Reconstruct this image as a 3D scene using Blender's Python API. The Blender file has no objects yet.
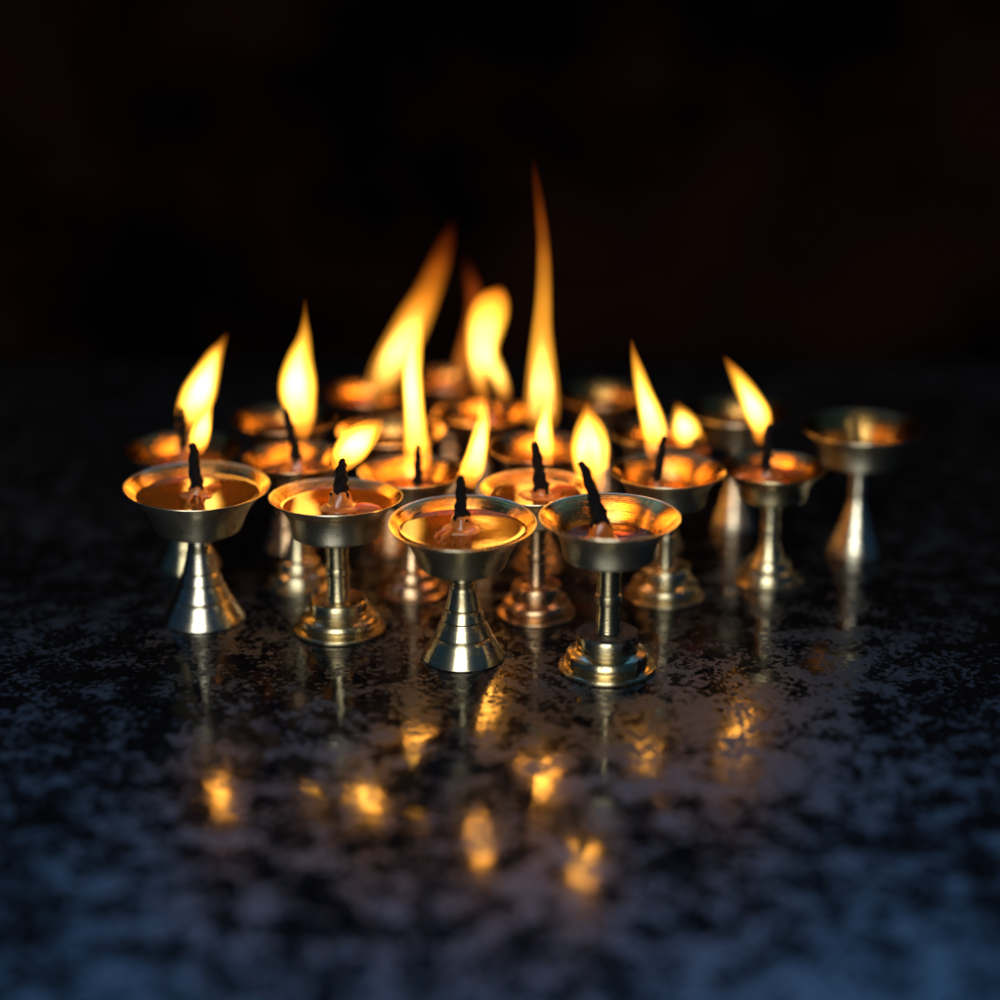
import bpy, bmesh, math, random
from mathutils import Vector, Matrix
random.seed(11)
S = bpy.context.scene
COL = S.collection

# ------------------------------------------------------------------ camera
PITCH = math.radians(19.0)
F = 1950.0                       # focal length in photo pixels (1000 px wide)
ZC = 0.785                       # optical depth of the front lamp's foot
def ray(px, py):
    u, v = (px - 500) / F, -(py - 500) / F
    return Vector((u, math.cos(PITCH) + v * math.sin(PITCH), -math.sin(PITCH) + v * math.cos(PITCH)))
HC = -ray(462, 655).z * ZC       # camera height above the stone
CAM = Vector((0, -ray(462, 655).y * ZC, HC))
def ground(px, py):
    d = ray(px, py)
    return CAM + d * (HC / -d.z)
def at_y(px, py, y):             # point above the stone at world depth y
    d = ray(px, py)
    return CAM + d * ((y - CAM.y) / d.y)
def depth(p):
    return (p - CAM).dot(Vector((0, math.cos(PITCH), -math.sin(PITCH))))

cd = bpy.data.cameras.new('camera')
cam = bpy.data.objects.new('camera', cd); COL.objects.link(cam)
cam.location = CAM
cam.rotation_euler = (math.pi / 2 - PITCH, 0, 0)
cd.sensor_width = 36; cd.lens = F / 1000 * 36
cd.clip_start = 0.01; cd.clip_end = 100
cd.dof.use_dof = True
cd.dof.focus_distance = .775
cd.dof.aperture_fstop = 0.001 * cd.lens / 0.034
cd.dof.aperture_blades = 0
S.camera = cam

# ------------------------------------------------------------------ material helpers
def new_mat(name):
    m = bpy.data.materials.new(name); m.use_nodes = True
    nt = m.node_tree; nt.nodes.clear()
    out = nt.nodes.new('ShaderNodeOutputMaterial')
    return m, nt, out
def N(nt, t, **kw):
    n = nt.nodes.new(t)
    for k, v in kw.items():
        if k in n.inputs: n.inputs[k].default_value = v
        else: setattr(n, k, v)
    return n
def L(nt, a, b): nt.links.new(a, b)
def ramp(nt, fac, stops, interp='LINEAR'):
    r = nt.nodes.new('ShaderNodeValToRGB'); r.color_ramp.interpolation = interp
    e = r.color_ramp.elements
    while len(e) > 1: e.remove(e[-1])
    for i, (p, c) in enumerate(stops):
        if i == 0: el = e[0]; el.position = p
        else: el = e.new(p)
        el.color = (c, c, c, 1) if isinstance(c, (int, float)) else (*c, 1)
    L(nt, fac, r.inputs['Fac'])
    return r
def noise(nt, vec, scale, detail=4, rough=0.55, dist=0.0):
    n = N(nt, 'ShaderNodeTexNoise', Scale=scale, Detail=detail, Roughness=rough, Distortion=dist)
    if vec is not None: L(nt, vec, n.inputs['Vector'])
    return n
def math_n(nt, op, a, b=None):
    n = nt.nodes.new('ShaderNodeMath'); n.operation = op
    for i, x in enumerate((a, b)):
        if x is None: continue
        if isinstance(x, (int, float)): n.inputs[i].default_value = x
        else: L(nt, x, n.inputs[i])
    return n.outputs[0]
def mixc(nt, fac, a, b):
    n = nt.nodes.new('ShaderNodeMix'); n.data_type = 'RGBA'
    for s, x in ((0, fac), (6, a), (7, b)):
        if isinstance(x, (int, float)): n.inputs[s].default_value = x
        elif isinstance(x, tuple): n.inputs[s].default_value = (*x, 1)
        else: L(nt, x, n.inputs[s])
    return n.outputs[2]

def brass(name, light, dark, rough, grime, ring=1.0, aniso=0.6):
    m, nt, out = new_mat(name)
    tc = N(nt, 'ShaderNodeTexCoord')
    oi = N(nt, 'ShaderNodeObjectInfo')
    vec = nt.nodes.new('ShaderNodeVectorMath'); vec.operation = 'ADD'
    L(nt, tc.outputs['Object'], vec.inputs[0])
    cx = N(nt, 'ShaderNodeCombineXYZ'); L(nt, oi.outputs['Random'], cx.inputs[0]); L(nt, oi.outputs['Random'], cx.inputs[1])
    L(nt, cx.outputs[0], vec.inputs[1])
    v = vec.outputs[0]
    n1 = noise(nt, v, 90, 6, 0.65)
    tarn = ramp(nt, n1.outputs['Fac'], [(0.38, 0.0), (0.72, 1.0)])
    n2 = noise(nt, v, 420, 5, 0.7)
    spots = ramp(nt, n2.outputs['Fac'], [(0.60, 0.0), (0.70, 1.0)])
    colr = mixc(nt, tarn.outputs['Color'], light, dark)
    colr = mixc(nt, math_n(nt, 'MULTIPLY', spots.outputs['Color'], grime), colr, (0.035, 0.028, 0.02))
    # turning marks left by the lathe: fine rings that follow the height and the radius
    sep = N(nt, 'ShaderNodeSeparateXYZ'); L(nt, tc.outputs['Object'], sep.inputs[0])
    rad = math_n(nt, 'SQRT', math_n(nt, 'ADD', math_n(nt, 'MULTIPLY', sep.outputs[0], sep.outputs[0]), math_n(nt, 'MULTIPLY', sep.outputs[1], sep.outputs[1])))
    zr = math_n(nt, 'ADD', sep.outputs[2], math_n(nt, 'MULTIPLY', rad, 0.83))
    n3 = N(nt, 'ShaderNodeTexNoise', Scale=1600, Detail=3, Roughness=0.7); n3.noise_dimensions = '1D'
    L(nt, zr, n3.inputs['W'])
    b = N(nt, 'ShaderNodeBump', Strength=0.22 * ring, Distance=0.0004)
    L(nt, n3.outputs['Fac'], b.inputs['Height'])
    b2 = N(nt, 'ShaderNodeBump', Strength=0.05, Distance=0.0010)
    L(nt, n1.outputs['Fac'], b2.inputs['Height']); L(nt, b.outputs[0], b2.inputs['Normal'])
    p = N(nt, 'ShaderNodeBsdfPrincipled', Metallic=1.0)
    L(nt, colr, p.inputs['Base Color'])
    r = math_n(nt, 'ADD', math_n(nt, 'MULTIPLY', tarn.outputs['Color'], 0.16), rough)
    r = math_n(nt, 'ADD', r, math_n(nt, 'MULTIPLY', spots.outputs['Color'], 0.25 * grime))
    L(nt, r, p.inputs['Roughness'])
    L(nt, b2.outputs[0], p.inputs['Normal'])
    tg = N(nt, 'ShaderNodeTangent', direction_type='RADIAL', axis='Z')
    L(nt, tg.outputs[0], p.inputs['Tangent'])
    p.inputs['Anisotropic'].default_value = aniso; p.inputs['Anisotropic Rotation'].default_value = 0.25
    L(nt, p.outputs[0], out.inputs['Surface'])
    return m

M = {}
M['brass'] = brass('pale_brass', (0.66, 0.56, 0.35), (0.30, 0.23, 0.12), 0.22, 0.8)
M['grey_brass'] = brass('dull_silvery_brass', (0.63, 0.56, 0.41), (0.32, 0.28, 0.20), 0.22, 0.8)
M['old_brass'] = brass('old_golden_brass', (0.60, 0.49, 0.28), (0.30, 0.23, 0.12), 0.20, 0.9)
M['grey_bowl'] = brass('dull_silvery_bowl', (0.60, 0.53, 0.38), (0.20, 0.17, 0.11), 0.27, 0.9)
M['bowl_brass'] = brass('dull_brass_bowl', (0.58, 0.50, 0.34), (0.20, 0.15, 0.08), 0.26, 0.9)
M['inside'] = brass('oily_golden_bowl_inside', (0.64, 0.36, 0.10), (0.26, 0.12, 0.03), 0.16, 0.8, 1.6)
M['copper_brass'] = brass('reddish_brass', (0.62, 0.40, 0.22), (0.32, 0.18, 0.09), 0.22, 0.8)

def m_oil(name, body_mix):
    m, nt, out = new_mat(name)
    tc = N(nt, 'ShaderNodeTexCoord')
    n = noise(nt, tc.outputs['Object'], 120, 3)
    b = N(nt, 'ShaderNodeBump', Strength=0.10, Distance=0.0004); L(nt, n.outputs['Fac'], b.inputs['Height'])
    fr = N(nt, 'ShaderNodeFresnel', IOR=1.47); L(nt, b.outputs[0], fr.inputs['Normal'])
    g = N(nt, 'ShaderNodeBsdfGlossy', Roughness=0.03); g.inputs['Color'].default_value = (1, 1, 1, 1); L(nt, b.outputs[0], g.inputs['Normal'])
    t = N(nt, 'ShaderNodeBsdfTransparent'); t.inputs['Color'].default_value = (0.64, 0.35, 0.09, 1)
    df = N(nt, 'ShaderNodeBsdfDiffuse'); df.inputs['Color'].default_value = (0.42, 0.155, 0.018, 1)
    tl = N(nt, 'ShaderNodeBsdfTranslucent'); tl.inputs['Color'].default_value = (0.80, 0.36, 0.05, 1)
    dm = N(nt, 'ShaderNodeMixShader', Fac=0.5); L(nt, df.outputs[0], dm.inputs[1]); L(nt, tl.outputs[0], dm.inputs[2])
    body = N(nt, 'ShaderNodeMixShader', Fac=body_mix); L(nt, t.outputs[0], body.inputs[1]); L(nt, dm.outputs[0], body.inputs[2])
    mx = N(nt, 'ShaderNodeMixShader'); L(nt, fr.outputs[0], mx.inputs[0]); L(nt, body.outputs[0], mx.inputs[1]); L(nt, g.outputs[0], mx.inputs[2])
    L(nt, mx.outputs[0], out.inputs['Surface'])
    return m
M['oil'] = m_oil('amber_butter_oil', 0.34)
M['thin_oil'] = m_oil('thin_clear_oil', 0.06)

def m_wax():
    m, nt, out = new_mat('soft_butter_wax')
    tc = N(nt, 'ShaderNodeTexCoord')
    n = noise(nt, tc.outputs['Object'], 300, 5, 0.6)
    c = mixc(nt, n.outputs['Fac'], (0.38, 0.12, 0.018), (0.15, 0.035, 0.006))
    b = N(nt, 'ShaderNodeBump', Strength=0.5, Distance=0.0008); L(nt, n.outputs['Fac'], b.inputs['Height'])
    p = N(nt, 'ShaderNodeBsdfPrincipled', Roughness=0.28)
    p.inputs['Subsurface Weight'].default_value = 0.6
    p.inputs['Subsurface Radius'].default_value = (0.004, 0.0015, 0.0006)
    p.inputs['Subsurface Scale'].default_value = 1.0
    p.inputs['Coat Weight'].default_value = 0.1; p.inputs['Coat Roughness'].default_value = 0.1
    L(nt, c, p.inputs['Base Color']); L(nt, b.outputs[0], p.inputs['Normal'])
    L(nt, p.outputs[0], out.inputs['Surface'])
    return m
M['wax'] = m_wax()

def m_char(name, col, rough, ns=900, bd=.0006):
    m, nt, out = new_mat(name)
    tc = N(nt, 'ShaderNodeTexCoord')
    n = noise(nt, tc.outputs['Object'], ns, 4, 0.7)
    c = mixc(nt, n.outputs['Fac'], col, tuple(x * 0.4 for x in col))
    b = N(nt, 'ShaderNodeBump', Strength=0.8, Distance=bd); L(nt, n.outputs['Fac'], b.inputs['Height'])
    p = N(nt, 'ShaderNodeBsdfPrincipled', Roughness=rough)
    p.inputs['Specular IOR Level'].default_value = 0.08 if rough > .5 else .22
    L(nt, c, p.inputs['Base Color']); L(nt, b.outputs[0], p.inputs['Normal'])
    L(nt, p.outputs[0], out.inputs['Surface'])
    return m
M['char'] = m_char('charred_cotton', (0.005, 0.004, 0.004), 0.75)
M['soot'] = m_char('sticky_black_soot', (0.006, 0.005, 0.005), 0.16, 330, .0022)
M['drop'] = m_char('dark_oil_drop', (0.02, 0.013, 0.008), 0.05)

def m_flame(name, strength, stops_s, stops_c, base_noise=0.0):
    m, nt, out = new_mat(name)
    tc = N(nt, 'ShaderNodeTexCoord')
    sep = N(nt, 'ShaderNodeSeparateXYZ'); L(nt, tc.outputs['Generated'], sep.inputs[0])
    s = ramp(nt, sep.outputs[2], stops_s, 'EASE')
    c = ramp(nt, sep.outputs[2], stops_c)
    e = N(nt, 'ShaderNodeEmission')
    L(nt, c.outputs['Color'], e.inputs['Color'])
    L(nt, math_n(nt, 'MULTIPLY', s.outputs['Color'], strength), e.inputs['Strength'])
    L(nt, e.outputs[0], out.inputs['Volume'])
    return m
AMBER = [(0.0, (1.0, 0.26, 0.018)), (0.3, (1.0, 0.36, 0.022)), (0.6, (1.0, 0.46, 0.032)), (0.85, (1.0, 0.34, 0.022)), (1.0, (1.0, 0.22, 0.010))]
WHITE = [(0.0, (1.0, 0.46, 0.07)), (0.4, (1.0, 0.56, 0.13)), (0.8, (1.0, 0.56, 0.12)), (1.0, (1.0, 0.46, 0.06))]
M['flame'] = m_flame('butter_lamp_flame', 260,
    [(0.0, 0.50), (0.12, 0.90), (0.30, 1.0), (0.50, 1.0), (0.80, 1.0), (0.94, 0.60), (1.0, 0.10)], AMBER)
M['mantle'] = m_flame('yellow_flame_mantle', 380,
    [(0.0, 0.15), (0.15, 0.50), (0.35, 0.85), (0.55, 1.0), (0.85, 0.9), (1.0, 0.3)], [(0.0, (1.0, 0.40, 0.035)), (0.4, (1.0, 0.52, 0.06)), (1.0, (1.0, 0.46, 0.04))])
M['core'] = m_flame('hot_flame_core', 1150,
    [(0.0, 0.03), (0.15, 0.18), (0.35, 0.6), (0.55, 1.0), (0.85, 0.9), (1.0, 0.3)], WHITE)
M['flame_far'] = m_flame('tall_orange_flame', 120,
    [(0.0, 0.25), (0.15, 0.55), (0.32, 1.0), (0.50, 0.9), (0.68, 0.42), (0.85, 0.13), (1.0, 0.008)],
    [(0.0, (1.0, 0.30, 0.02)), (0.35, (1.0, 0.38, 0.03)), (0.6, (1.0, 0.28, 0.015)), (0.8, (1.0, 0.17, 0.01)), (1.0, (1.0, 0.10, 0.008))])
M['flame_spire'] = m_flame('spire_flame', 150,
    [(0.0, 0.2), (0.12, 0.5), (0.30, 1.0), (0.46, 1.0), (0.60, 0.70), (0.72, 0.34), (0.88, 0.10), (1.0, 0.006)],
    [(0.0, (1.0, 0.30, 0.02)), (0.3, (1.0, 0.40, 0.03)), (0.55, (1.0, 0.34, 0.025)), (0.75, (1.0, 0.20, 0.012)), (1.0, (1.0, 0.11, 0.008))])
M['flame_knot'] = m_flame('curled_flame', 190,
    [(0.0, 0.2), (0.15, 0.6), (0.35, 1.0), (0.75, 1.0), (0.92, 0.8), (1.0, 0.4)], AMBER)
M['core_far'] = m_flame('tall_flame_core', 420,
    [(0.0, 0.05), (0.2, 0.4), (0.4, 1.0), (0.65, 0.6), (0.85, 0.2), (1.0, 0.03)], WHITE)
M['flame_red'] = m_flame('red_wisp_flame', 95,
    [(0.0, 0.3), (0.3, 1.0), (0.6, 0.6), (1.0, 0.02)],
    [(0.0, (1.0, 0.30, 0.03)), (0.5, (1.0, 0.20, 0.02)), (1.0, (1.0, 0.10, 0.01))])

def m_stone():
    m, nt, out = new_mat('polished_black_granite')
    tc = N(nt, 'ShaderNodeTexCoord')
    v = tc.outputs['Object']
    big = noise(nt, v, 11, 4, 0.6)
    mid = noise(nt, v, 330, 6, 0.68)
    fine = noise(nt, v, 620, 5, 0.65)
    s = math_n(nt, 'ADD', math_n(nt, 'MULTIPLY', mid.outputs['Fac'], 0.80), math_n(nt, 'MULTIPLY', fine.outputs['Fac'], 0.20))
    s = math_n(nt, 'ADD', s, math_n(nt, 'MULTIPLY', math_n(nt, 'SUBTRACT', big.outputs['Fac'], 0.5), 0.30))
    blot = noise(nt, v, 75, 3, 0.6)
    s = math_n(nt, 'ADD', s, math_n(nt, 'MULTIPLY', math_n(nt, 'SUBTRACT', blot.outputs['Fac'], 0.5), 0.60))
    # a broad greasy smear where oil was wiped over the stone
    smear = nt.nodes.new('ShaderNodeVectorMath'); smear.operation = 'DISTANCE'
    L(nt, v, smear.inputs[0]); g_ = ground(725, 750); smear.inputs[1].default_value = (g_.x, g_.y, 0)
    s = math_n(nt, 'ADD', s, math_n(nt, 'MULTIPLY', ramp(nt, math_n(nt, 'MULTIPLY', smear.outputs['Value'], 10), [(0.1, 1.0), (0.9, 0.0)], 'EASE').outputs['Color'], 0.065))
    film = ramp(nt, s, [(0.475, 0.0), (0.59, 1.0)]).outputs['Color']     # 1 = dull greasy film, 0 = clean polish
    colr = mixc(nt, film, (0.0025, 0.0025, 0.003), (0.008, 0.009, 0.011))
    b1 = N(nt, 'ShaderNodeBump', Strength=0.010, Distance=0.0010); L(nt, mid.outputs['Fac'], b1.inputs['Height'])
    b2 = N(nt, 'ShaderNodeBump', Strength=0.025, Distance=0.0004); L(nt, fine.outputs['Fac'], b2.inputs['Height']); L(nt, b1.outputs[0], b2.inputs['Normal'])
    wav = noise(nt, v, 95, 3, 0.5)
    b3 = N(nt, 'ShaderNodeBump', Strength=0.13, Distance=0.0010); L(nt, wav.outputs['Fac'], b3.inputs['Height']); L(nt, b2.outputs[0], b3.inputs['Normal'])
    b2 = b3
    p = N(nt, 'ShaderNodeBsdfPrincipled', IOR=1.5)
    L(nt, colr, p.inputs['Base Color'])
    L(nt, ramp(nt, film, [(0.0, 0.018), (1.0, 0.50)]).outputs['Color'], p.inputs['Roughness'])
    L(nt, ramp(nt, film, [(0.0, 0.50), (1.0, 0.56)]).outputs['Color'], p.inputs['Specular IOR Level'])
    L(nt, b2.outputs[0], p.inputs['Normal'])
    L(nt, p.outputs[0], out.inputs['Surface'])
    return m
M['stone'] = m_stone()

def m_wall():
    m, nt, out = new_mat('sooty_plaster_painted_glow')
    tc = N(nt, 'ShaderNodeTexCoord')
    n = noise(nt, tc.outputs['Object'], 6, 6, 0.6)
    c = mixc(nt, ramp(nt, n.outputs['Fac'], [(0.40, 0.0), (0.65, 1.0)]).outputs['Color'], (0.0004, 0.0003, 0.0003), (0.006, 0.0021, 0.0013))  # red-brown noise patches paint a faint warm flame glow into the wall colour
    b = N(nt, 'ShaderNodeBump', Strength=0.5, Distance=0.01); L(nt, n.outputs['Fac'], b.inputs['Height'])
    p = N(nt, 'ShaderNodeBsdfPrincipled', Roughness=0.9)
    p.inputs['Specular IOR Level'].default_value = 0.0
    L(nt, c, p.inputs['Base Color']); L(nt, b.outputs[0], p.inputs['Normal'])
    L(nt, p.outputs[0], out.inputs['Surface'])
    return m
M['wall'] = m_wall()

# ------------------------------------------------------------------ mesh helpers
def link(name, me, mat, parent=None, smooth=True, sharp=32):
    me.materials.append(mat)
    if smooth:
        me.shade_smooth()
        if sharp: me.set_sharp_from_angle(angle=math.radians(sharp))
    o = bpy.data.objects.new(name, me); COL.objects.link(o)
    if parent: o.parent = parent
    return o

def lathe(prof, seg=112, wob=0.0, seed=0, closed=False):
    """revolve (r, z) pairs round z; wob = uneven, hand-beaten radius"""
    rnd = random.Random(seed)
    ph = [rnd.uniform(0, 6.28) for _ in range(5)]
    am = [rnd.uniform(.4, 1) / (k + 1) for k in range(5)]
    bm = bmesh.new()
    rings = []
    for r, z in prof:
        if r < 1e-7:
            rings.append([bm.verts.new((0, 0, z))]); continue
        vs = []
        for i in range(seg):
            a = 2 * math.pi * i / seg
            k = 1 + wob * sum(am[j] * math.sin((j + 2) * a + ph[j]) for j in range(5))
            dz = wob * 0.5 * r * am[1] * math.sin(3 * a + ph[2])
            vs.append(bm.verts.new((r * k * math.cos(a), r * k * math.sin(a), z + dz)))
        rings.append(vs)
    pairs = list(zip(rings, rings[1:]))
    if closed: pairs.append((rings[-1], rings[0]))
    for a, b in pairs:
        if len(a) == 1 and len(b) == 1: continue
        for i in range(seg):
            j = (i + 1) % seg
            if len(a) == 1: bm.faces.new((a[0], b[j], b[i]))
            elif len(b) == 1: bm.faces.new((a[i], a[j], b[0]))
            else: bm.faces.new((a[i], a[j], b[j], b[i]))
    bmesh.ops.recalc_face_normals(bm, faces=bm.faces[:])
    me = bpy.data.meshes.new('lathe'); bm.to_mesh(me); bm.free()
    return me

def catmull(pts, n):
    P = [Vector(p) for p in pts]
    P = [P[0] * 2 - P[1]] + P + [P[-1] * 2 - P[-2]]
    out = []
    m = len(P) - 3
    for k in range(n + 1):
        t = k / n * m
        i = min(int(t), m - 1); u = t - i
        a, b, c, d = P[i:i + 4]
        out.append(0.5 * ((2 * b) + (c - a) * u + (2 * a - 5 * b + 4 * c - d) * u * u + (3 * b - a - 3 * c + d) * u ** 3))
    return out

def loft(bm, pts, seg, depthf, flip=False, twist=0.0, wob=0.0, seed=0):
    """pts: list of (x, y, z, r); sections square to the path, closed at both ends"""
    rnd = random.Random(seed); p1, p2 = rnd.uniform(0, 6), rnd.uniform(0, 6)
    rings = []
    n = len(pts)
    for i, p in enumerate(pts):
        a, b = pts[max(i - 1, 0)], pts[min(i + 1, n - 1)]
        t = Vector((b[0] - a[0], b[1] - a[1], b[2] - a[2]))
        if t.length < 1e-9: t = Vector((0, 0, 1))
        t.normalize()
        side = t.cross(Vector((0, 1, 0)))
        if side.length < 1e-3: side = Vector((1, 0, 0))
        side.normalize(); dep = side.cross(t).normalized()
        c = Vector(p[:3])
        if i in (0, n - 1):
            rings.append([bm.verts.new(c)]); continue
        vs = []
        for k in range(seg):
            an = 2 * math.pi * k / seg + twist * i
            r = p[3] * (1 + wob * math.sin(3 * an + p1 + i * .9) + wob * .7 * math.sin(5 * an + p2 - i * .6))
            vs.append(bm.verts.new(c + side * (r * math.cos(an)) + dep * (r * depthf * math.sin(an))))
        rings.append(vs)
    fs = []
    for a, b in zip(rings, rings[1:]):
        for i in range(seg):
            j = (i + 1) % seg
            if len(a) == 1: fs.append(bm.faces.new((a[0], b[j], b[i])))
            elif len(b) == 1: fs.append(bm.faces.new((a[i], a[j], b[0])))
            else: fs.append(bm.faces.new((a[i], a[j], b[j], b[i])))
    bmesh.ops.recalc_face_normals(bm, faces=fs)
    if flip: bmesh.ops.reverse_faces(bm, faces=fs)

# ------------------------------------------------------------------ lamp shapes (units: rim radius)
def bowl_profile(kind):
    # (r, z) with z = 0 at the rim, downwards negative; outside up to the lip, then the inside back to the centre
    if kind == 'flared':
        out = [(0, -.62), (.25, -.625), (.48, -.635), (.55, -.63), (.575, -.615), (.59, -.59), (.61, -.54), (.64, -.46), (.685, -.365), (.74, -.27), (.80, -.185), (.865, -.115), (.93, -.055), (.975, -.022)]
        ins = [(.972, -.006), (.925, -.035), (.865, -.085), (.80, -.15), (.74, -.23), (.685, -.32), (.635, -.42), (.56, -.51), (.40, -.555), (.2, -.57), (0, -.575)]
    else:
        out = [(0, -.59), (.3, -.60), (.56, -.605), (.63, -.602), (.652, -.588), (.664, -.56), (.672, -.50), (.688, -.41), (.715, -.325), (.755, -.24), (.81, -.165), (.875, -.10), (.94, -.048), (.978, -.022)]
        ins = [(.972, -.006), (.93, -.033), (.865, -.082), (.80, -.145), (.742, -.22), (.698, -.30), (.668, -.39), (.642, -.46), (.56, -.51), (.42, -.535), (.2, -.545), (0, -.55)]
    out = out[:4] + [tuple(p) for p in catmull([(*p, 0) for p in out[4:]], 36)]
    ins = [tuple(p) for p in catmull([(*p, 0) for p in ins[:8]], 36)] + ins[8:]
    out = [(p[0], p[1]) for p in out]; ins = [(p[0], p[1]) for p in ins]
    lip = [(.992, -.017), (1.0, -.006), (.997, .003), (.985, .002)]
    return out + lip, ins
def foot_profile(kind, h):
    # h: height from the stone to the bowl's underside, both in rim radii; listed bottom to top
    if kind == 'trumpet':      # plain trumpet with turned grooves
        base = [(0, 0), (.50, 0), (.565, .004), (.578, .018), (.575, .035), (.55, .075)]
        out = list(base)
        def R(t): return .165 + .39 * (max(0, .92 - t) / .92) ** 1.95
        grooves = (.20, .36, .50, .76, .80)
        steps = [i / 46 for i in range(1, 47)]
        for t in steps:
            z = .075 + t * (h - .075)
            r = R(t)
            if any(abs(t - g) < .013 for g in grooves): r -= .020
            out.append((r, z))
        return out + [(.19, h - .004), (0, h)]
    if kind == 'ringed':       # trumpet made of clear steps
        out = [(0, 0), (.44, 0), (.485, .008), (.495, .03), (.49, .06)]
        def R(t): return .14 + .345 * (max(0, .62 - t) / .62) ** 1.25
        n = 5
        for q in range(n):
            t0, t1 = .05 + q * .10, .05 + (q + 1) * .10
            out += [(R(t0) - .006, h * t0 + .012), (R(t0) - .016, h * (t0 + .066)), (R(t0) - .03, h * (t0 + .08)), (R(t1) + .012, h * (t1 - .008))]
        for q in range(8):
            t = .57 + q * .05
            out.append((R(t) + (.012 if q in (2, 3) else 0), h * t))
        return out + [(.16, h * .96), (.20, h * .975), (.20, h - .003), (0, h)]
    k = h / 1.55
    if kind == 'stepped':
        out = [(0, 0), (.64, 0), (.685, .006), (.70, .022), (.70, .05), (.685, .068), (.64, .076), (.60, .084), (.578, .095), (.590, .11),
               (.603, .13 * k), (.606, .16 * k), (.592, .168 * k), (.600, .178 * k), (.592, .21 * k), (.57, .238 * k), (.535, .256 * k), (.49, .266 * k), (.455, .276 * k), (.438, .292 * k),
               (.445, .32 * k), (.446, .35 * k), (.434, .358 * k), (.442, .368 * k), (.442, .43 * k), (.434, .475 * k), (.418, .503 * k), (.398, .515 * k), (.375, .512 * k), (.21, .505 * k), (.185, .515 * k), (.175, .55 * k)]
    else:                      # bell: the upper step sweeps into the stem
        out = [(0, 0), (.60, 0), (.645, .006), (.655, .022), (.655, .05), (.64, .065), (.575, .075), (.555, .085), (.55, .10),
               (.545, .17 * k), (.525, .215 * k), (.48, .235 * k), (.43, .245 * k), (.41, .26 * k), (.405, .30 * k), (.39, .36 * k), (.365, .40 * k),
               (.31, .42 * k), (.285, .44 * k), (.255, .52 * k), (.21, .63 * k), (.175, .74 * k)]
    out += [(.163, .82 * k), (.163, .895 * k), (.182, .905 * k), (.188, .92 * k), (.188, 1.02 * k), (.182, 1.035 * k), (.165, 1.045 * k),
            (.165, 1.20 * k), (.172, 1.34 * k), (.185, 1.45 * k), (.215, h - .05), (.23, h - .002), (0, h)]
    return out

def V3(p): return tuple(p)

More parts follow.
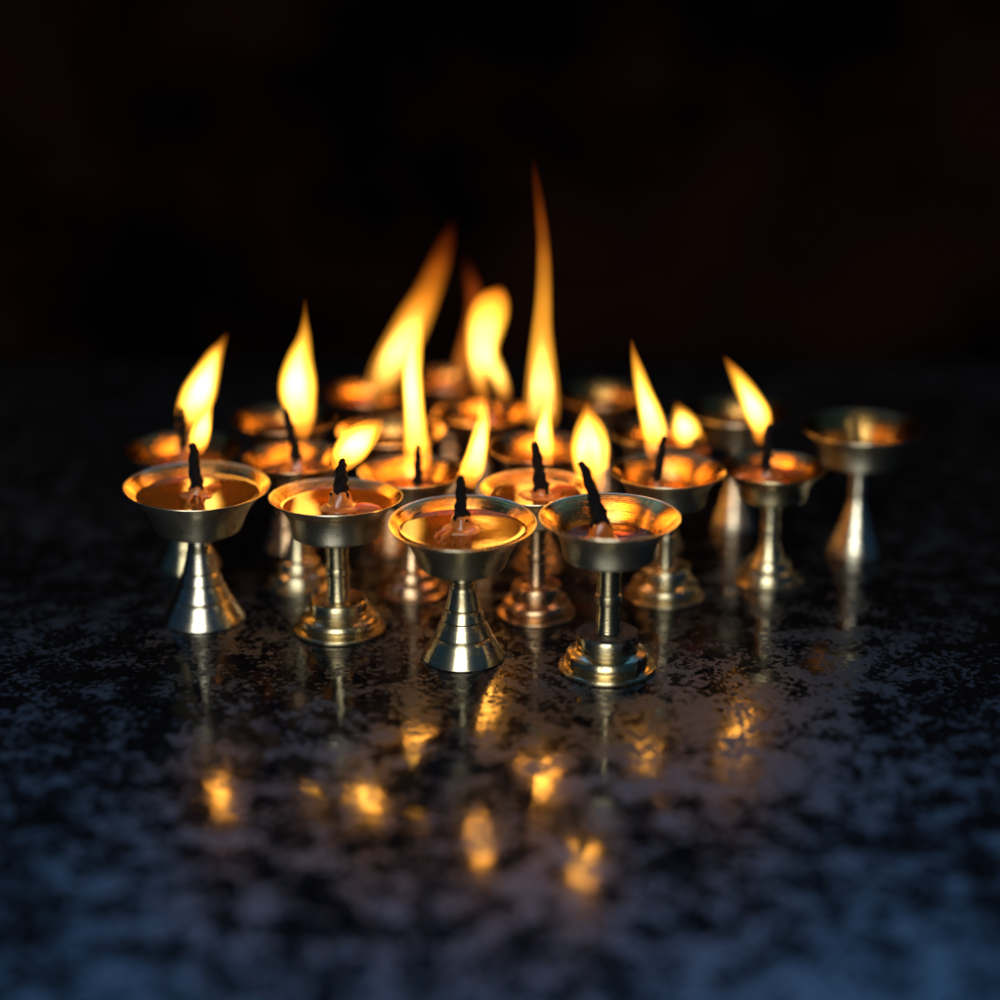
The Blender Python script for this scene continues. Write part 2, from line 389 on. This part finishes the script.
def make_lamp(d):
    """d: one lamp as measured in the photograph (rim centre, rim width, foot centre)"""
    base = ground(d['x'], d['by'])
    rim = at_y(d['x'], d['ry'], base.y)
    base.x = rim.x
    R = d['w'] / 2 * depth(rim) / F
    H = rim.z
    root = bpy.data.objects.new('butter_lamp', None); COL.objects.link(root)
    root.location = (base.x, base.y, 0)
    root.empty_display_size = 0.02
    root['label'] = d['label']; root['category'] = 'oil lamp'
    root['group'] = 'small brass butter lamps crowded together on the dark stone'
    bk = d.get('bowl', 'flared'); fk = d.get('foot', 'trumpet'); mat = M[d.get('mat', 'brass')]
    sd = d['seed']
    fmat = M[d.get('fmat', d.get('mat', 'brass'))]
    depth_b = .62 if bk == 'flared' else .59
    hb = H - depth_b * R
    # pedestal
    link('pedestal', lathe([(r * R, zz * R) for r, zz in foot_profile(fk, hb / R)], wob=.0012, seed=sd), fmat, root)
    # bowl, leaning a little on its stem
    bm_ = lathe([(r * R, zz * R) for r, zz in sum(bowl_profile(bk), [])], seg=144, wob=d.get('wob', .007), seed=sd + 50)
    inside = range((len(bowl_profile(bk)[0])) * 144, len(bm_.polygons))        # faces past the lip
    b = link('bowl', bm_, {'grey_brass': M['grey_bowl'], 'brass': M['bowl_brass']}.get(d.get('mat', 'brass'), mat), root, sharp=50)
    bm_.materials.append(M['inside'])
    for q in inside: bm_.polygons[q].material_index = 1
    tx, ty = d.get('tilt', (0, 0))
    rot = Matrix.Rotation(math.radians(tx), 4, 'X') @ Matrix.Rotation(math.radians(ty), 4, 'Y')
    piv = Matrix.Translation((0, 0, hb))
    b.matrix_local = piv @ rot @ Matrix.Translation((0, 0, H - hb))
    # oil, level in the bowl
    lvl = d.get('oil', .20)
    if lvl:
        ins = bowl_profile(bk)[1]
        rr = next(((a[0] + (b_[0] - a[0]) * ((-lvl) - a[1]) / (b_[1] - a[1])) for a, b_ in zip(ins, ins[1:]) if a[1] >= -lvl >= b_[1]), .6)
        rr = rr + .012
        prof = [(0, 0), (rr * .5, 0), (rr * .9, .0015), (rr * .97, .006), (rr, .016)]
        om = lathe([(r * R, zz * R) for r, zz in prof], seg=72)
        if om.polygons[0].normal.z < 0: om.flip_normals()
        o = link('oil', om, M[d.get('oilmat', 'oil')], root, sharp=0)
        o.location = (0, 0, H - lvl * R)
    # wax lump and wick:  wick given as photo points from its root to its tip
    toy = base.y + d.get('wy', 0) * R
    def loc(px, py, yy=None):
        p = at_y(px, py, toy if yy is None else yy)
        return p - Vector((base.x, base.y, 0))
    mpp = depth(rim) / F
    if 'wick' in d:
        wk = d['wick']
        pts = []
        for (px, py, hw) in wk:
            p = loc(px, py); pts.append((p.x, p.y, p.z, hw * mpp))
        zfl = H - .50 * R
        p0 = pts[0]
        wx = d.get('wax', 1.0)
        # lump of soft butter hugging the wick
        if wx:
            top = Vector(p0[:3])
            r0 = p0[3]
            lum = [(top.x, top.y, zfl, 0), (top.x, top.y, zfl + .001, r0 * 2.6 * wx), (top.x, top.y, H - (lvl or .4) * R + .0004, r0 * 2.3 * wx)]
            dz = top.z - lum[-1][2]
            for f, k in ((.12, 1.75), (.3, 1.45), (.6, 1.3), (.9, 1.2)):
                lum.append((top.x, top.y, lum[2][2] + dz * f, r0 * k))
            lum += [(top.x, top.y, top.z + r0 * .5, r0 * .95), (top.x, top.y, top.z + r0 * .8, 0)]
            bm = bmesh.new(); loft(bm, lum, 28, 1.0, wob=.07, seed=sd)
            # splayed butter flakes round its foot
            rnd = random.Random(sd)
            for q in range(d.get('flakes', 1)):
                a = rnd.uniform(0, 6.28); rr2 = r0 * rnd.uniform(2.2, 3.6)
                cx, cy = top.x + rr2 * math.cos(a), top.y + rr2 * math.sin(a)
                zz = H - (lvl or .4) * R
                fl = [(cx - math.cos(a) * r0 * 1.6, cy - math.sin(a) * r0 * 1.6, zz, 0)]
                for f in (-.8, -.2, .5, 1.1):
                    fl.append((cx + math.cos(a) * r0 * f * 1.4, cy + math.sin(a) * r0 * f * 1.4, zz + .0003, r0 * (.75 - .25 * abs(f))))
                fl.append((cx + math.cos(a) * r0 * 2.0, cy + math.sin(a) * r0 * 2.0, zz, 0))
                loft(bm, fl, 14, .22, wob=.16, seed=sd + q)
            me = bpy.data.meshes.new('wax'); bm.to_mesh(me); bm.free()
            link('butter_lump', me, M['wax'], root, sharp=0)
        # twisted charred cotton
        cp = catmull(pts, 22)
        cp = [tuple(c) for c in cp]
        cp = [tuple(cp[0])] + cp + [(cp[-1][0], cp[-1][1], cp[-1][2] + cp[-1][3] * .6, 0)]
        bm = bmesh.new(); loft(bm, cp, 24, 1.0, twist=.26, wob=.19, seed=sd)
        me = bpy.data.meshes.new('wick'); bm.to_mesh(me); bm.free()
        link('wick', me, M['char'], root, sharp=0)
    for fl in d.get('flames', []):
        fy = toy + fl.get('dy', 0) * R
        pts = []
        mp = (at_y(d['x'], fl['pts'][0][1], fy) - at_y(d['x'] + 1, fl['pts'][0][1], fy)).length
        for (px, py, hw) in fl['pts']:
            p = loc(px, py, fy); pts.append((p.x, p.y, p.z, hw * mp))
        n = 40
        cp = [list(c) for c in catmull(pts, n)]
        for c in cp: c[3] = max(c[3], .00008)
        dp = fl.get('deep', .8)
        bm = bmesh.new(); loft(bm, cp, 26, dp)
        me = bpy.data.meshes.new('flame'); bm.to_mesh(me); bm.free()
        o = link('flame', me, M[fl.get('mat', 'flame')], root, sharp=0)
        # the hot pale core inside the amber sheath, open towards the wick
        c0, c1, cw = fl.get('core', (.10, .90, .82))
        layers = [('flame_mantle', 'mantle', c0, c1, cw * 1.08, 0), ('flame_core', 'core', c0 + .06, c1 - .10, cw * .76, .10)] if not fl.get('mat') else [('flame_core', 'core_far', c0, c1, cw, 0)]
        for lname, lmat, l0, l1, lw, shift in layers:
            if not cw: break
            i0, i1 = int(l0 * n), int(l1 * n)
            sg = 1 if cp[n // 2][0] > cp[4][0] else -1      # the hottest part hugs the lee side
            cc = []
            for i in range(i0, i1 + 1):
                u = (i - i0) / (i1 - i0)
                env = min(1, (u / .22) ** .6 if u < .22 else 1) * (1 if u < .5 else max(0, 1 - ((u - .5) / .5) ** 1.7))
                c = cp[i]; cc.append((c[0] + sg * shift * c[3], c[1], c[2], max(c[3] * lw * env, .00006)))
            bm = bmesh.new(); loft(bm, cc, 24, dp)
            cav = fl.get('cav')
            if cav:             # dark unburnt zone round the wick
                m0 = 1; m1 = max(m0 + 4, int((cav[1] - l0) / (l1 - l0) * len(cc)))
                inner = []
                for i in range(m0, m1 + 1):
                    u = (i - m0) / (m1 - m0)
                    c = cc[i]; inner.append((c[0], c[1], c[2], max(c[3] * cav[2] * (1 - u ** 1.6) * min(1, .4 + u * 4), .00003)))
                loft(bm, inner, 22, dp * .96, flip=True)
            me = bpy.data.meshes.new(lname); bm.to_mesh(me); bm.free()
            link(lname, me, M[lmat], o, sharp=0)
        if fl.get('w', 0.06) > 0:
            # two small lamps along the flame give its light
            lt = fl.get('lt', .5); en = fl.get('w', .06) * .23
            for tt in (lt - .14, lt + .12):
                p = cp[int(n * tt)]
                ld = bpy.data.lights.new('flame_light', 'POINT')
                ld.energy = en; ld.color = (1.0, 0.36, 0.045); ld.shadow_soft_size = .0056 * math.sqrt(en / .0138)
                lo = bpy.data.objects.new('flame_light', ld); COL.objects.link(lo)
                lo.parent = root; lo.location = p[:3]
    if d.get('tar'):
        # sticky burnt oil pooled on the steps of the pedestal and dripped down its edge
        k = (hb / R) / 1.55
        prof = [(.17, .535 * k), (.22, .522 * k), (.30, .520 * k), (.37, .524 * k), (.405, .526 * k), (.428, .512 * k), (.436, .49 * k)]
        link('burnt_oil_pool', lathe([(r * R, zz * R) for r, zz in prof], seg=80, wob=.03, seed=3), M['soot'], root, sharp=0)
        rnd = random.Random(5)
        for q in range(6):
            a = math.radians(rnd.uniform(-150, -20)); 
            which = q % 2
            rr, zz = ((.438, .42 * k), (.597, .17 * k))[which]
            c = Vector((rr * R * math.cos(a), rr * R * math.sin(a), zz * R))
            bm = bmesh.new(); s = rnd.uniform(.035, .07) * R
            bmesh.ops.create_icosphere(bm, subdivisions=3, radius=s)
            for v in bm.verts:
                v.co.z *= 1.5; v.co *= 1 + .25 * math.sin(v.co.x / s * 3 + q)
            me = bpy.data.meshes.new('drip'); bm.to_mesh(me); bm.free()
            o = link('burnt_oil_drip', me, M['soot'], root, sharp=0); o.location = c
            o.scale = (1.5, .25, 1.0); o.rotation_euler = (0, 0, a + math.pi / 2)
    return root, R, H, d

def F_(pts, **k): return dict(pts=pts, **k)
LAMPS = [
 # front row -------------------------------------------------------------
 dict(x=196, ry=485, w=147, by=618, bowl='flared', foot='trumpet', mat='grey_brass', oil=.12, wob=.010, tilt=(1, 1), wy=-.05, flakes=4,
      wick=[(197, 489, 7), (196, 479, 5.8), (194, 465, 5.2), (194, 453, 4.3), (193, 444, 3)],
      flames=[F_([(203, 455, 1.5), (200, 449, 8), (199, 440, 11), (202, 428, 10.5), (206, 415, 7.5), (211, 402, 3.5), (215, 391, .5)], dy=.08, w=.05)],
      label='silvery lamp on a plain trumpet foot at the left end of the front row'),
 dict(x=335.5, ry=497, w=135, by=629, bowl='cup', foot='stepped', mat='grey_brass', fmat='old_brass', oil=.13, flakes=2, tilt=(-2.5, 0), wy=-.1,
      wick=[(340, 495, 8.5), (341, 485, 6.5), (341, 474, 5.5), (342, 465, 4), (343, 459, 2)],
      flames=[F_([(343, 475, 3), (342, 468, 10), (345, 458, 15), (352, 448, 17.5), (361, 438, 16.5), (370, 430, 13), (378, 423, 7.5), (384, 418, 1)], deep=.6, cav=(.05, .40, .75), dy=.22, w=.06)],
      label='lamp on stepped pedestal whose short leaf-shaped flame leans far to the right'),
 dict(x=462.5, ry=521, w=148, by=656, bowl='flared', foot='trumpet', mat='brass', oil=.10, flakes=3, tilt=(3, 0), wy=-.05,
      wick=[(461, 519, 8.5), (461, 508, 6), (461, 498, 5), (461, 487, 4.4), (461, 477, 3)],
      flames=[F_([(475, 489, 2), (471, 481, 9), (472, 470, 13), (476, 456, 11.8), (480, 437, 10), (483, 420, 8), (483, 408, 4.5), (482, 397, .5)], dy=.22, w=.06, cav=(.05, .35, .7))],
      label='lamp on grooved trumpet foot, middle of the front row, brim full of glowing oil'),
 dict(x=610, ry=516, w=143, by=668, bowl='cup', foot='stepped', mat='grey_brass', fmat='old_brass', oil=.36, oilmat='thin_oil', flakes=0, tar=True, wy=-.05,
      wick=[(601, 525, 9), (598, 514, 8), (594, 499, 6), (590, 485, 5.2), (585, 471, 4.5), (581, 462, 3)],
      flames=[F_([(603, 493, 1.5), (600, 485, 7), (593, 475, 16), (591, 462, 19.5), (590.7, 447, 20.2), (589.5, 430, 17), (588, 415, 9.5), (587, 406, 4), (586.5, 399, .5)], dy=.28, w=.08, deep=.5, cav=(.04, .62, .84))],
      label='frontmost lamp, its stepped pedestal smeared with black burnt oil, flame a round teardrop'),
 # second row --------------------------------------------------------------
 dict(x=183, ry=449, w=117, by=564, bowl='flared', foot='trumpet', mat='old_brass', oil=.28,
      wick=[(183, 450, 5), (183, 440, 4.5), (183, 428, 5), (182, 418, 5), (182, 408, 3)],
      flames=[F_([(184, 437, 1.5), (185, 427, 8), (190, 411, 13.5), (198, 395, 16.5), (206, 376, 13), (214.5, 356, 8), (222, 343, 3.5), (228, 332, .5)], w=.06, dy=.1, cav=(.03, .3, .5))],
      label='lamp half hidden behind the leftmost front lamp, flame sweeping up to the right'),
 dict(x=295, ry=457, w=106, by=584, bowl='cup', foot='bell', mat='copper_brass', fmat='brass', oil=.30,
      wick=[(297, 462, 7), (295, 450, 4.8), (292, 438, 4.3), (289, 424, 3.8), (285, 410, 2.5)],
      flames=[F_([(303, 444, 1.5), (303, 436, 6.5), (302, 424, 12), (301, 410, 15.5), (298, 395, 19), (298, 378, 18.5), (300, 358, 13.5), (304, 338, 7.5), (305, 318, 3), (305, 296, .4)], w=.08, dy=.3, deep=.6, cav=(.04, .45, .75))],
      label='lamp behind the gap between the two leftmost front lamps, with tall pointed flame'),
 dict(x=411, ry=471, w=107, by=592, bowl='flared', foot='bell', mat='brass', fmat='copper_brass', oil=.36,
      wick=[(418, 487, 5.5), (418, 477, 4.6), (418, 466, 4), (418, 455, 3.2), (418, 445, 2)],
      flames=[F_([(417, 470, 4), (418, 463, 13), (417, 450, 14), (416, 435, 12.5), (414, 408, 11), (412, 376, 10.8), (413, 355, 10.5), (416, 335, 8), (420, 318, 4), (424, 304, .5)], w=.09, cav=(.02, .30, .72), dy=.26)],
      label='lamp with a straight pale column of flame and a small dark wick inside it'),
 dict(x=537, ry=487, w=114, by=614, bowl='cup', foot='stepped', mat='brass', fmat='copper_brass', oil=.14,
      wick=[(541, 492, 9), (540, 482, 7), (539, 470, 5.2), (537, 458, 4.8), (535, 443, 3)],
      flames=[F_([(551, 468, 1), (549, 461, 5), (545, 447, 9.5), (544, 432, 9.8), (546, 415, 6.8), (548, 398, 3.5), (549.5, 378, .4)], w=.06, dy=.2, cav=(.05, .4, .6))],
      label='lamp in the gap left of the frontmost lamp, with a thin upright flame'),
 dict(x=668, ry=470, w=116, by=596, bowl='cup', foot='stepped', mat='grey_brass', fmat='brass', oil=.40, wy=-.1,
      wick=[(657, 482, 5.5), (658, 472, 4.4), (660, 460, 4), (662, 449, 3.6), (664, 437, 2.5)],
      flames=[F_([(651, 461, 1.5), (651, 452, 6), (654, 440, 11), (654, 428, 13), (650, 412, 12), (644, 393, 9.5), (639, 374, 7), (634, 354, 3.5), (631, 337, .4)], w=.08, dy=.25, cav=(.05, .45, .7))],
      label='lamp just behind and right of the frontmost lamp, slim flame bent to the left'),
 dict(x=773, ry=467, w=105, by=580, bowl='cup', foot='bell', mat='old_brass', fmat='brass', oil=.22,
      wick=[(766, 472, 7), (766, 460, 5.2), (767, 448, 5), (768, 436, 4.5), (769, 425, 3)],
      flames=[F_([(760, 446, 1.5), (760, 438, 6), (761, 428, 10), (758, 415, 13), (751, 400, 11.5), (742, 384, 9), (732, 368, 4.8), (723, 355, .5)], w=.07, dy=.22, cav=(.05, .35, .7))],
      label='rightmost lit lamp, its flame bent to the left above dark oil'),
 # third row ------------------------------------------------------------------
 dict(x=285, ry=418, w=106, by=545, bowl='flared', foot='trumpet', mat='copper_brass', oil=.30,
      label='unlit reddish lamp behind the tall pointed flame at the left'),
 dict(x=391, ry=431, w=108, by=548, bowl='flared', foot='ringed', mat='copper_brass', oil=.30,
      label='unlit lamp standing right behind the pale column of flame'),
 dict(x=540, ry=447, w=106, by=566, bowl='cup', foot='ringed', mat='copper_brass', oil=.36,
      wick=[(541, 455, 5), (541, 445, 4.5), (541, 437, 4), (541, 428, 3)],
      flames=[F_([(541, 433, 6), (542, 424, 16), (542, 405, 18.5), (542, 385, 17), (541.8, 360, 14), (542, 330, 10.5), (543.5, 300, 8.5), (544, 270, 7.5), (543, 240, 6.5), (540, 210, 5.5), (536, 180, 4.2), (532, 150, .5)], w=.22, lt=.3, mat='flame_spire', core=(.06, .52, .70), cav=(.02, .30, .6))],
      label='lamp with the tallest flame of all, a thin spire fading to red'),
 dict(x=660, ry=432, w=100, by=548, bowl='flared', foot='ringed', mat='grey_brass', oil=.30,
      wick=[(694, 449, 6), (695, 444, 6), (697, 438, 5)],
      flames=[F_([(690, 449, 3), (689, 442, 11), (687, 432, 13.5), (683, 420, 10.5), (679, 410, 5), (677, 402, .5)], w=.04, dy=.1)],
      label='mostly hidden lamp whose short stubby flame shows right of a slim bent flame'),
 dict(x=862, ry=427, w=122, by=552, bowl='cup', foot='ringed', mat='grey_brass', oil=.45,
      wick=[(858, 440, 3.5), (857, 432, 3), (856, 424, 3), (855, 417, 2)], wax=0,
      label='unlit lamp standing apart at the far right'),
 # back rows -------------------------------------------------------------------
 dict(x=738, ry=411, w=102, by=526, bowl='flared', foot='ringed', mat='grey_brass', oil=.30,
      label='unlit lamp behind the rightmost lit lamp'),
 dict(x=367, ry=392, w=92, by=500, bowl='flared', foot='trumpet', mat='copper_brass', oil=.25,
      wick=[(377, 404, 4.5), (377, 398, 4), (378, 392, 3)],
      flames=[F_([(377, 405, 3), (378, 396, 11), (382, 382, 15), (392, 362, 17), (404, 340, 17), (414, 320, 16), (426, 296, 13), (436, 272, 11), (445, 246, 8), (455, 215, .8)], w=.22, lt=.4, mat='flame_far', deep=.9, core=(.16, .68, .66))],
      label='back lamp with a broad orange flame slanting far to the right'),
 dict(x=483, ry=412, w=99, by=528, bowl='flared', foot='trumpet', mat='copper_brass', oil=.25,
      wick=[(490, 415, 4.5), (490, 407, 4), (490, 399, 3)],
      flames=[F_([(485, 404, 2), (483, 393, 6.5), (480, 378, 8.5), (482, 360, 14), (483, 342, 16), (486, 325, 18.5), (491, 309, 18), (497, 297, 12.5), (502, 287, 2)], w=.16, mat='flame_knot', deep=.9),
              F_([(506, 404, 2), (504, 393, 6.5), (499, 378, 8), (491, 360, 9), (487, 345, 7), (486, 332, 1)], w=0, mat='flame_knot', deep=.9)],
      label='back lamp with a curled flame that is rounded at the top'),
 dict(x=449, ry=378, w=94, by=484, bowl='flared', foot='trumpet', mat='copper_brass', oil=.25,
      wick=[(459, 388, 4.5), (459, 382, 4), (460, 376, 3)],
      flames=[F_([(459, 388, 3), (460, 378, 8), (463, 362, 8), (468, 340, 7), (474, 318, 7.5), (475, 298, 7), (470, 276, 5), (464, 252, 1)], w=.05, mat='flame_red', deep=.9, core=(0, 0, 0))],
      label='rearmost lamp with a faint red wisp of flame'),
 dict(x=604, ry=394, w=100, by=505, bowl='flared', foot='trumpet', mat='copper_brass', oil=.30,
      label='unlit lamp at the back, right of the tallest flame'),
]
placed = []
for i, d in enumerate(LAMPS):
    d['seed'] = 100 + i * 7
    placed.append(make_lamp(d))
for i in range(len(placed)):
    for j in range(i):
        a, b = placed[i], placed[j]
        dist = (a[0].location - b[0].location).length
        if dist < a[1] + b[1]:
            print('RIM OVERLAP', a[3]['x'], b[3]['x'], round((a[1] + b[1] - dist) * 1000, 1), 'mm', round((a[2] - b[2]) * 1000, 1))
for p in placed: print('lamp', p[3]['x'], 'R', round(p[1], 4), 'H', round(p[2], 4), 'H/R', round(p[2] / p[1], 2))

# ------------------------------------------------------------------ droplets of spilt oil
def droplet(px, py, r, label):
    p = ground(px, py)
    bm = bmesh.new(); bmesh.ops.create_icosphere(bm, subdivisions=3, radius=r)
    k = random.uniform(0, 6)
    for v in bm.verts:
        v.co.x *= 1 + .3 * math.sin(k); v.co.z = max(v.co.z, -r * .1) * .45
        v.co.xy *= 1 + .12 * math.sin(3 * math.atan2(v.co.y, v.co.x) + k)
    me = bpy.data.meshes.new('oil_droplet'); bm.to_mesh(me); bm.free()
    o = link('oil_droplet', me, M['drop'], None, sharp=0)
    o.location = (p.x, p.y, r * .05)
    o['label'] = label; o['category'] = 'oil drop'
    o['group'] = 'drops of spilt oil on the dark stone'
DL = 'tiny glinting drop of spilt oil on the dark stone before the front lamps'
for px, py, r in [(387, 693, .0007), (420, 697, .0007), (486, 694, .0008), (437, 706, .0005), (690, 692, .0008), (652, 673, .0007), (733, 694, .0008), (619, 700, .0007), (637, 702, .0006), (744, 640, .0005), (768, 614, .0006), (716, 676, .0005), (690, 660, .0004)]:
    droplet(px, py, r * 1.4, DL)
droplet(508, 655, .0024, 'black blot of burnt oil touching the right edge of the middle front lamp foot')

# ------------------------------------------------------------------ setting
bm = bmesh.new()
bmesh.ops.create_grid(bm, x_segments=1, y_segments=1, size=3)
me = bpy.data.meshes.new('floor'); bm.to_mesh(me); bm.free()
fl = link('stone_floor', me, M['stone'], None, smooth=False); fl['kind'] = 'structure'
WY = ground(500, 366).y
bm = bmesh.new(); bmesh.ops.create_cube(bm, size=1)
for v in bm.verts: v.co = Vector((v.co.x * 6, v.co.y * .2, v.co.z * .58 + .29))
bmesh.ops.bevel(bm, geom=bm.edges[:], offset=.008, segments=3, affect='EDGES')
me = bpy.data.meshes.new('wall'); bm.to_mesh(me); bm.free()
w = link('back_wall', me, M['wall'], None); w['kind'] = 'structure'
w.location = (0, WY + .1, -.002)

# ------------------------------------------------------------------ light
W = bpy.data.worlds.new('World'); S.world = W; W.use_nodes = True
nt = W.node_tree; nt.nodes.clear()
out = nt.nodes.new('ShaderNodeOutputWorld'); bg = nt.nodes.new('ShaderNodeBackground')
tc = nt.nodes.new('ShaderNodeTexCoord')
sep = nt.nodes.new('ShaderNodeSeparateXYZ'); L(nt, tc.outputs['Generated'], sep.inputs[0])
r = ramp(nt, sep.outputs[1], [(0.0, 0.003), (0.45, 0.006), (0.75, 0.40), (0.95, 1.0)])
n = noise(nt, tc.outputs['Generated'], 3, 3)
c = mixc(nt, n.outputs['Fac'], (0.09, 0.38, 1.0), (0.15, 0.44, 0.95))
L(nt, c, bg.inputs['Color'])
L(nt, math_n(nt, 'MULTIPLY', r.outputs['Color'], 26.0), bg.inputs['Strength'])
L(nt, bg.outputs[0], out.inputs['Surface'])

def area(name, loc, target, sx, sy, energy, color):
    ld = bpy.data.lights.new(name, 'AREA'); ld.shape = 'RECTANGLE'; ld.size = sx; ld.size_y = sy
    ld.energy = energy; ld.color = color
    o = bpy.data.objects.new(name, ld); COL.objects.link(o)
    o.location = loc
    o.rotation_euler = (Vector(target) - Vector(loc)).to_track_quat('-Z', 'Y').to_euler()
    return o
# daylight from the open side behind the photographer
area('daylight', (-.30, -2.0, 1.45), (0, 0, .9), 1.2, 2.5, 76.0, (0.92, 0.97, 0.97))

# ------------------------------------------------------------------ render settings
S.view_settings.view_transform = 'Standard'; S.view_settings.look = 'None'
S.view_settings.exposure = 0; S.view_settings.gamma = 1; S.view_settings.use_curve_mapping = False
cy = S.cycles
cy.use_denoising = True
try: cy.denoiser = 'OPENIMAGEDENOISE'
except Exception: pass
cy.max_bounces = 8; cy.glossy_bounces = 5; cy.diffuse_bounces = 3; cy.transparent_max_bounces = 24; cy.volume_bounces = 0
cy.volume_step_rate = 0.5; cy.volume_max_steps = 256
cy.sample_clamp_indirect = 12
cy.caustics_reflective = True; cy.blur_glossy = 0.3
